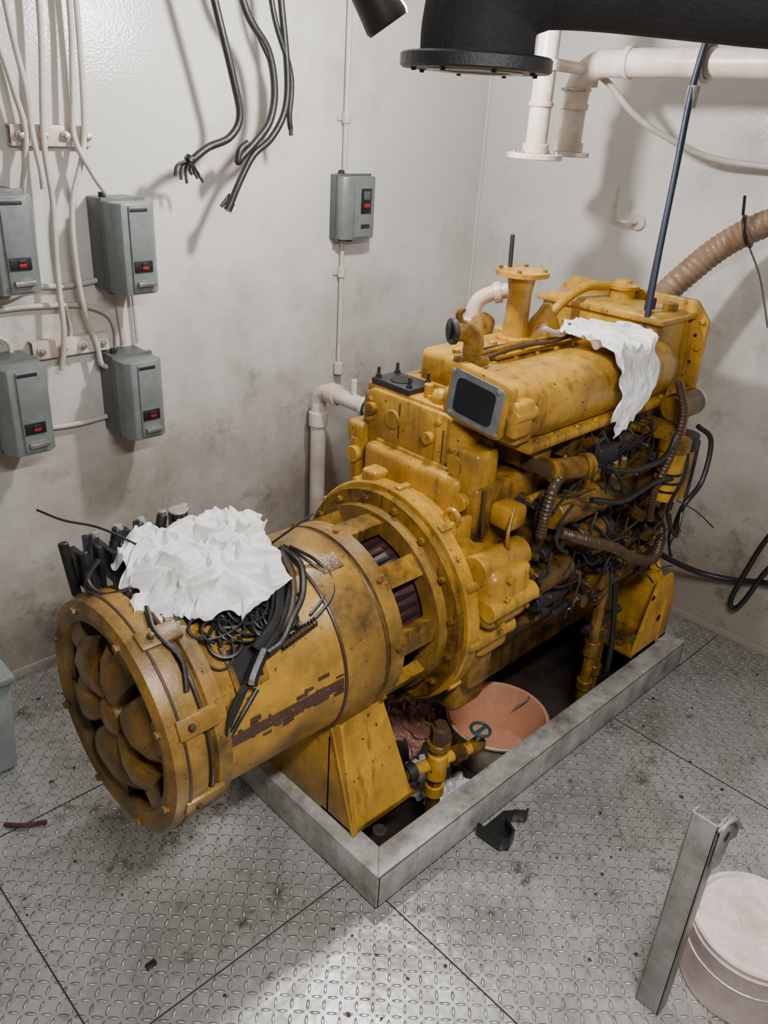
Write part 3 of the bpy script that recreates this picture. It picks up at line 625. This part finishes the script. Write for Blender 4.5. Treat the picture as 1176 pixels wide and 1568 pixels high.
wc([(1.20,y,CZ-.01),(1.205,y,2.1),(1.19,y,1.775),(1.13,YW-.06,1.60),(1.12,YW-.06,1.45),(1.13,YW-.06,1.3),(1.165,YW-.05,1.165),(1.175,YW-.05,1.10),(1.20,YW-.06,1.085)])
wc([(X0+.3,1.30),(.6,1.31),(.9,1.33),(1.0,1.355),(1.1,1.35),(1.22,1.36)]); wc([(X0+.3,1.27),(.6,1.28),(.9,1.30),(1.05,1.295),(1.15,1.285),(1.225,1.25),(1.25,1.20),(1.25,1.14)])
wc([(1.265,1.335),(1.268,1.25),(1.275,1.14)]); wc([(1.32,1.335),(1.322,1.25),(1.325,1.14)],.006)
wc([(.93,.92),(1.0,.905),(1.1,.90),(1.19,.905)]); wc([(.7,1.10),(.80,1.22),(.86,1.225),(.90,1.20),(.905,1.17)],.008)
wc([(1.09,1.31),(1.10,1.22),(1.09,1.17)],.006)
b.done()
b=B('switch_conduit'); x=2.235
b.cyl((x,YW-.02,1.668),(x,YW-.02,CZ),.010,WCAB); b.cyl((x,YW-.02,.90),(x,YW-.02,1.427),.009,WCAB)
for z in (1.86,1.30): b.cyl((x,YW-.02,z-.02),(x,YW-.02,z+.02),.016,WCAB); b.box((x-.03,YW-.008,z-.012),(x+.03,YW-.001,z+.012),WCAB,.002); b.bolt((x+.022,YW-.008,z),(0,-1,0),.006,BLKP)
b.cyl((x,YW-.02,.88),(x,YW-.02,.93),.02,WCAB)
b.done()
b=B('cooling_water_pipe')
b.tube([(2.08,2.46,.005),(2.08,2.46,.3),(2.08,2.46,.76),(2.08,2.455,.82),(2.08,2.43,.85),(2.08,2.38,.86),(2.08,2.2,.86),(2.08,1.95,.86),(2.08,1.74,.86)],.032,WPIPE,20)
b.cyl((2.08,2.46,.70),(2.08,2.46,.76),.040,WPIPE); b.cyl((2.08,2.39,.86),(2.08,2.34,.86),.042,WPIPE); b.cyl((2.08,2.18,.86),(2.08,2.08,.86),.046,WPIPE); b.torus((2.08,2.15,.86),(0,1,0),.047,.006,BLKP)
b.cyl((2.08,2.25,.89),(2.08,2.25,.95),.012,WPIPE)
b.cyl((2.13,2.49,.005),(2.13,2.49,.8),.014,WPIPE)
b.done()
b=B('coolant_riser_elbow')
b.tube([(2.13,1.755,.95),(2.13,1.745,1.15),(2.13,1.74,1.28),(2.135,1.735,1.33),(2.15,1.715,1.362),(2.19,1.665,1.385),(2.24,1.60,1.39)],.025,WPIPE,20)
b.cyl((2.13,1.74,1.26),(2.13,1.74,1.29),.033,WPIPE); b.cyl((2.17,1.69,1.375),(2.185,1.67,1.382),.034,WPIPE); b.cyl((2.13,1.74,1.16),(2.13,1.74,1.20),.032,WPIPE)
b.done()

# ---------------------------------------------------------------- overhead pipes
b=B('overhead_white_pipe')
b.tube([(2.6,-1.29,2.075),(2.6,0,2.075),(2.6,1.2,2.075),(2.6,1.62,2.07),(2.6,1.70,2.065),(2.6,1.755,2.03),(2.6,1.775,1.96),(2.6,1.777,1.80)],.042,WPIPE,24)
b.cyl((2.6,1.777,1.785),(2.6,1.777,1.80),.075,WPIPE,seg=36); b.cyl((2.6,1.777,1.93),(2.6,1.777,1.95),.048,WPIPE); b.cyl((2.6,1.60,2.072),(2.6,1.58,2.072),.048,WPIPE); b.cyl((2.6,1.777,1.80),(2.6,1.777,1.83),.050,WPIPE)
b.tube([(2.60,1.80,2.05),(2.66,1.72,2.03),(2.74,1.63,1.93),(2.82,1.55,1.87),(2.95,1.43,1.81),(3.0,1.25,1.795),(3.0,1.0,1.79),(3.0,.6,1.80)],.011,WCAB,10)
b.box((2.64,1.74,2.0),(2.67,1.78,2.05),STEEL,.004); b.torus((2.6,1.777,1.99),(0,0,1),.046,.005,STEEL)
b.done()
b=B('overhead_vertical_pipe')
px_,py_=2.33,1.715
b.cyl((px_,py_,1.79),(px_,py_,CZ),.034,WPIPE); b.cyl((px_,py_,1.780),(px_,py_,1.797),.088,WPIPE,seg=40); b.cyl((px_,py_,1.797),(px_,py_,1.825),.042,WPIPE)
b.cyl((px_,py_,2.03),(px_,py_,2.06),.042,WPIPE); b.cyl((px_,py_,2.05),(2.56,1.74,2.05),.018,WPIPE); b.cyl((px_,py_,1.93),(px_,py_,1.945),.039,WPIPE)
b.rev((px_,py_,1.779),(0,0,1),[(0,0),(0,.03)],DARK,24,cap=False)
for k in range(6): a=k*math.pi/3; b.bolt((px_+.068*math.cos(a),py_+.068*math.sin(a),1.797),(0,0,1),.007,STEEL)
b.done()
b=B('lifting_strap')
b.tube([(2.545,1.32,2.12),(2.53,1.325,2.0),(2.50,1.31,1.80),(2.46,1.29,1.55),(2.42,1.265,1.29)],.010,BLUE,10); b.tube([(2.56,1.335,2.0),(2.53,1.33,1.8),(2.50,1.32,1.55),(2.46,1.30,1.36)],.004,BLK,8)
b.torus((2.6,1.33,2.075),(0,1,0),.050,.010,STEEL); b.cyl((2.535,1.325,1.95),(2.54,1.325,2.01),.018,STEEL)
b.done()
b=B('black_exhaust_duct')
b.tube([(1.40,1.20,2.0),(1.40,1.20,2.05),(1.41,1.19,2.10),(1.45,1.14,2.15),(1.53,1.05,2.165),(1.8,.72,2.15),(2.15,.30,2.15),(2.5,-.1,2.16),(2.8,-.45,2.16)],.112,COP,28)
b.rev((1.40,1.20,1.975),(0,0,1),[(0,.075),(0,.145),(.004,.15),(.024,.15),(.028,.145),(.03,.10),(.07,.10)],BLKP,48)
b.rev((1.40,1.20,1.974),(0,0,1),[(0,.076),(-.002,.078),(-.002,.095),(0,.097)],STEEL,48,cap=False)
b.rev((1.40,1.20,1.982),(0,0,1),[(0,0),(0,.08)],DARK,32,cap=False)
for k in range(8): a=.2+k*math.pi/4; b.bolt((1.40+.125*math.cos(a),1.20+.125*math.sin(a),1.975),(0,0,-1),.005,BLKP)
b.cyl((2.5,-.1,2.26),(2.5,-.1,CZ),.006,STEEL)
b.done()
b=B('capped_pipe_stub')
b.rev((1.25,1.68,CZ-.005),V((1.46,1.52,2.07))-V((1.25,1.68,CZ-.005)),[(0,.045),(.38,.045),(.42,.048),(.455,.052),(.465,.048),(.465,.041),(.44,.039)],MAR,32)
b.done()
b=B('wall_hook')
b.tube([(XW-.002,1.72,1.555),(XW-.05,1.74,1.555),(XW-.06,1.79,1.56),(XW-.06,1.80,1.60),(XW-.06,1.80,1.68)],.008,WPIPE,8); b.cyl((XW-.012,1.72,1.555),(XW-.001,1.72,1.555),.03,WPIPE)
b.done()
b=B('corrugated_hose')
b.tube([(2.72,1.44,1.26),(2.74,1.41,1.34),(2.79,1.34,1.45),(2.84,1.26,1.55),(2.87,1.15,1.63),(2.88,1.0,1.69),(2.88,.7,1.70),(2.9,.3,1.6)],.044,HOSE,20,n=10,corr=.05,pitch=.02)
b.torus((2.86,1.20,1.60),(.2,-.9,.4),.050,.006,BLK); b.tube([(2.84,1.22,1.65),(2.82,1.22,1.71)],.005,BLK,6); b.tube([(2.86,1.18,1.55),(2.86,1.12,1.46),(2.85,1.05,1.31)],.003,BLK,6)
b.done()
b=B('black_floor_cable')
b.tube([(2.80,1.32,.42),(2.88,1.23,.34),(2.98,1.12,.28),(3.03,1.0,.28),(3.03,.85,.33),(3.03,.6,.36),(3.04,.2,.2),(3.0,-.2,.02)],.012,BLK,10)
b.tube([(3.03,.80,.70),(3.02,.90,.54),(3.02,.96,.30),(3.02,.975,.19),(3.02,.95,.175),(3.02,.92,.24),(3.02,.86,.42),(3.02,.70,.62)],.010,BLK,10)
b.done()
b=B('hanging_cables'); y=2.35
def hc(P,r): b.tube([(p[0],y+(p[2] if len(p)>2 else 0),p[1]) for p in P],r,BLK,10)
hc([(1.48,2.44),(1.53,2.25),(1.56,2.15),(1.62,1.95),(1.64,1.85),(1.60,1.79),(1.52,1.76),(1.455,1.72)],.012)
hc([(1.60,2.44),(1.66,2.16),(1.75,2.04),(1.775,1.93),(1.755,1.84),(1.70,1.78),(1.645,1.735),(1.63,1.72),(1.64,1.755),(1.67,1.775)],.012)
hc([(1.76,2.44),(1.80,2.18),(1.826,1.98),(1.815,1.87),(1.76,1.79),(1.69,1.74),(1.64,1.67),(1.60,1.60)],.011)
hc([(1.72,2.44),(1.77,2.15),(1.84,1.98),(1.835,1.86),(1.84,1.82)],.009)
hc([(1.58,2.44),(1.62,2.25),(1.70,2.10),(1.765,2.0)],.007)
for k in range(6): hc([(1.455,1.725),(1.44+.02*k-.03,1.71-.005*k,.01*k),(1.43+.025*k-.03,1.68-.012*(k%3),.008*k)],.0045)
hc([(1.60,1.60),(1.585,1.575)],.014); hc([(1.46,1.73),(1.45,1.72)],.018); hc([(1.61,1.62,.02),(1.575,1.585,.02)],.006)
b.cyl((1.84,y,1.83),(1.842,y,1.80),.007,MAR)
b.done()

# ---------------------------------------------------------------- foreground right
b=B('paint_tin')
c=V((1.63,.262,.001))
b.rev(c,(0,0,1),[(0,.0),(0,.138),(.01,.142),(.17,.144),(.175,.148),(.18,.144)],PNK,56,cap=False)
b.rev(c,(0,0,1),[(.18,.144),(.196,.149),(.202,.145),(.203,.135),(.196,.131),(.198,.04),(.19,.03),(.19,0)],PNK,56,cap=False)
b.rev(c+V((.01,-.01,.19)),(0,0,1),[(0,.05),(.004,.045),(.004,0)],PNK,24)
b.cyl(c+V((.06,-.06,.195)),c+V((.08,-.06,.29)),.014,BLK)
b.torus(c+V((0,0,.12)),(0,0,1),.1455,.003,STEEL,48)
b.done()
b=B('steel_angle_post')
b.box((1.385,.345,.001),(1.391,.405,.62),POSTM,.002); b.box((1.385,.345,.001),(1.43,.351,.62),POSTM,.002); b.box((1.385,.40,.001),(1.41,.406,.62),POSTM,.002)
b.prism([(1.385,.62),(1.385,.50),(1.44,.48),(1.455,.54),(1.50,.52),(1.50,.56),(1.44,.62)],1,.335,.341,POSTM,.002)
b.cyl((1.42,.333,.58),(1.42,.343,.58),.012,DARK); b.tube([(1.385,.345,.61),(1.43,.335,.62),(1.49,.33,.56)],.005,POSTM,8)
b.done()
b=B('waste_bin')
b.box((.34,2.08,.001),(.61,2.40,.34),BIN,.02,seg=4,taper=(2,-1,.88)); b.box((.33,2.07,.33),(.62,2.41,.36),BIN,.01,seg=3); b.box((.38,2.12,.355),(.58,2.36,.375),BIN,.008)
b.done()
b=B('floor_debris')
for i in range(300):
    x=random.uniform(-.1,3.0); y=random.uniform(.0,2.45)
    if FX0-.03<x<FX1+.03 and FY0-.03<y<FY1+.03: continue
    r=random.uniform(.0012,.004); bm=bmesh.new(); bmesh.ops.create_icosphere(bm,subdivisions=1,radius=r)
    for v in bm.verts: v.co=V((v.co.x*random.uniform(.7,2.4),v.co.y*random.uniform(.7,2.4),v.co.z*.4))+V((x,y,.002))
    b.add(bm,random.choice([RUST,BLK,BRN]))
b.box((.55,1.24,.001),(.575,1.255,.012),BLK,.002)
b.tube([(.47,1.9,.006),(.50,1.86,.014),(.53,1.85,.006),(.56,1.83,.01)],.007,RUST,6)
b.done()

# ---------------------------------------------------------------- lamps
b=B('ceiling_lamp'); L1=V((1.70,1.62,2.17))
b.cyl((L1.x,L1.y,2.30),(L1.x,L1.y,CZ),.012,BLKP); b.rev((L1.x,L1.y,2.27),(0,0,1),[(0,.07),(.01,.075),(.05,.03),(.06,.0)],GRYD,24); b.done()
def area(name,loc,rot,sx,sy,e,col=(1,1,1)):
    l=bpy.data.lights.new(name,'AREA'); l.shape='RECTANGLE'; l.size=sx; l.size_y=sy; l.energy=e; l.color=col
    o_=bpy.data.objects.new(name,l); o_.location=loc; o_.rotation_euler=rot; bpy.context.collection.objects.link(o_)
l=bpy.data.lights.new('lamp_bulb','POINT'); l.energy=76; l.shadow_soft_size=.045; l.color=(1,.99,.98)
o_=bpy.data.objects.new('lamp_bulb',l); o_.location=L1; bpy.context.collection.objects.link(o_)
b=B('added_fill_housing'); b.box((.15,-.10,CZ-.06),(1.15,.10,CZ-.001),GRYD,.01); b.done()  # invented housing for the fill light, out of view
area('added_fill_light',(.65,.0,CZ-.07),(0,0,0),.9,.14,76,(1,.985,.97))  # unseen fill light, added to brighten the scene
w=bpy.data.worlds.new('w'); bpy.context.scene.world=w; w.use_nodes=True; w.node_tree.nodes['Background'].inputs[0].default_value=(.6,.62,.65,1); w.node_tree.nodes['Background'].inputs[1].default_value=.1

# ---------------------------------------------------------------- camera
p=math.radians(26.3); yaw=math.radians(44.5); ro=math.radians(3.6); f=1250.0
fwd=V((math.cos(p)*math.cos(yaw),math.cos(p)*math.sin(yaw),-math.sin(p)))
r0=V((math.sin(yaw),-math.cos(yaw),0)); u0=r0.cross(fwd)
r=r0*math.cos(ro)+u0*math.sin(ro); u=-r0*math.sin(ro)+u0*math.cos(ro)
cam=bpy.data.cameras.new('camera'); co=bpy.data.objects.new('camera',cam); bpy.context.collection.objects.link(co)
M=Matrix((r,u,-fwd)).transposed().to_4x4(); M.translation=V((0,0,1.9)); co.matrix_world=M
cam.sensor_fit='VERTICAL'; cam.sensor_height=36; cam.lens=f/1568*36; cam.clip_start=.01
bpy.context.scene.camera=co
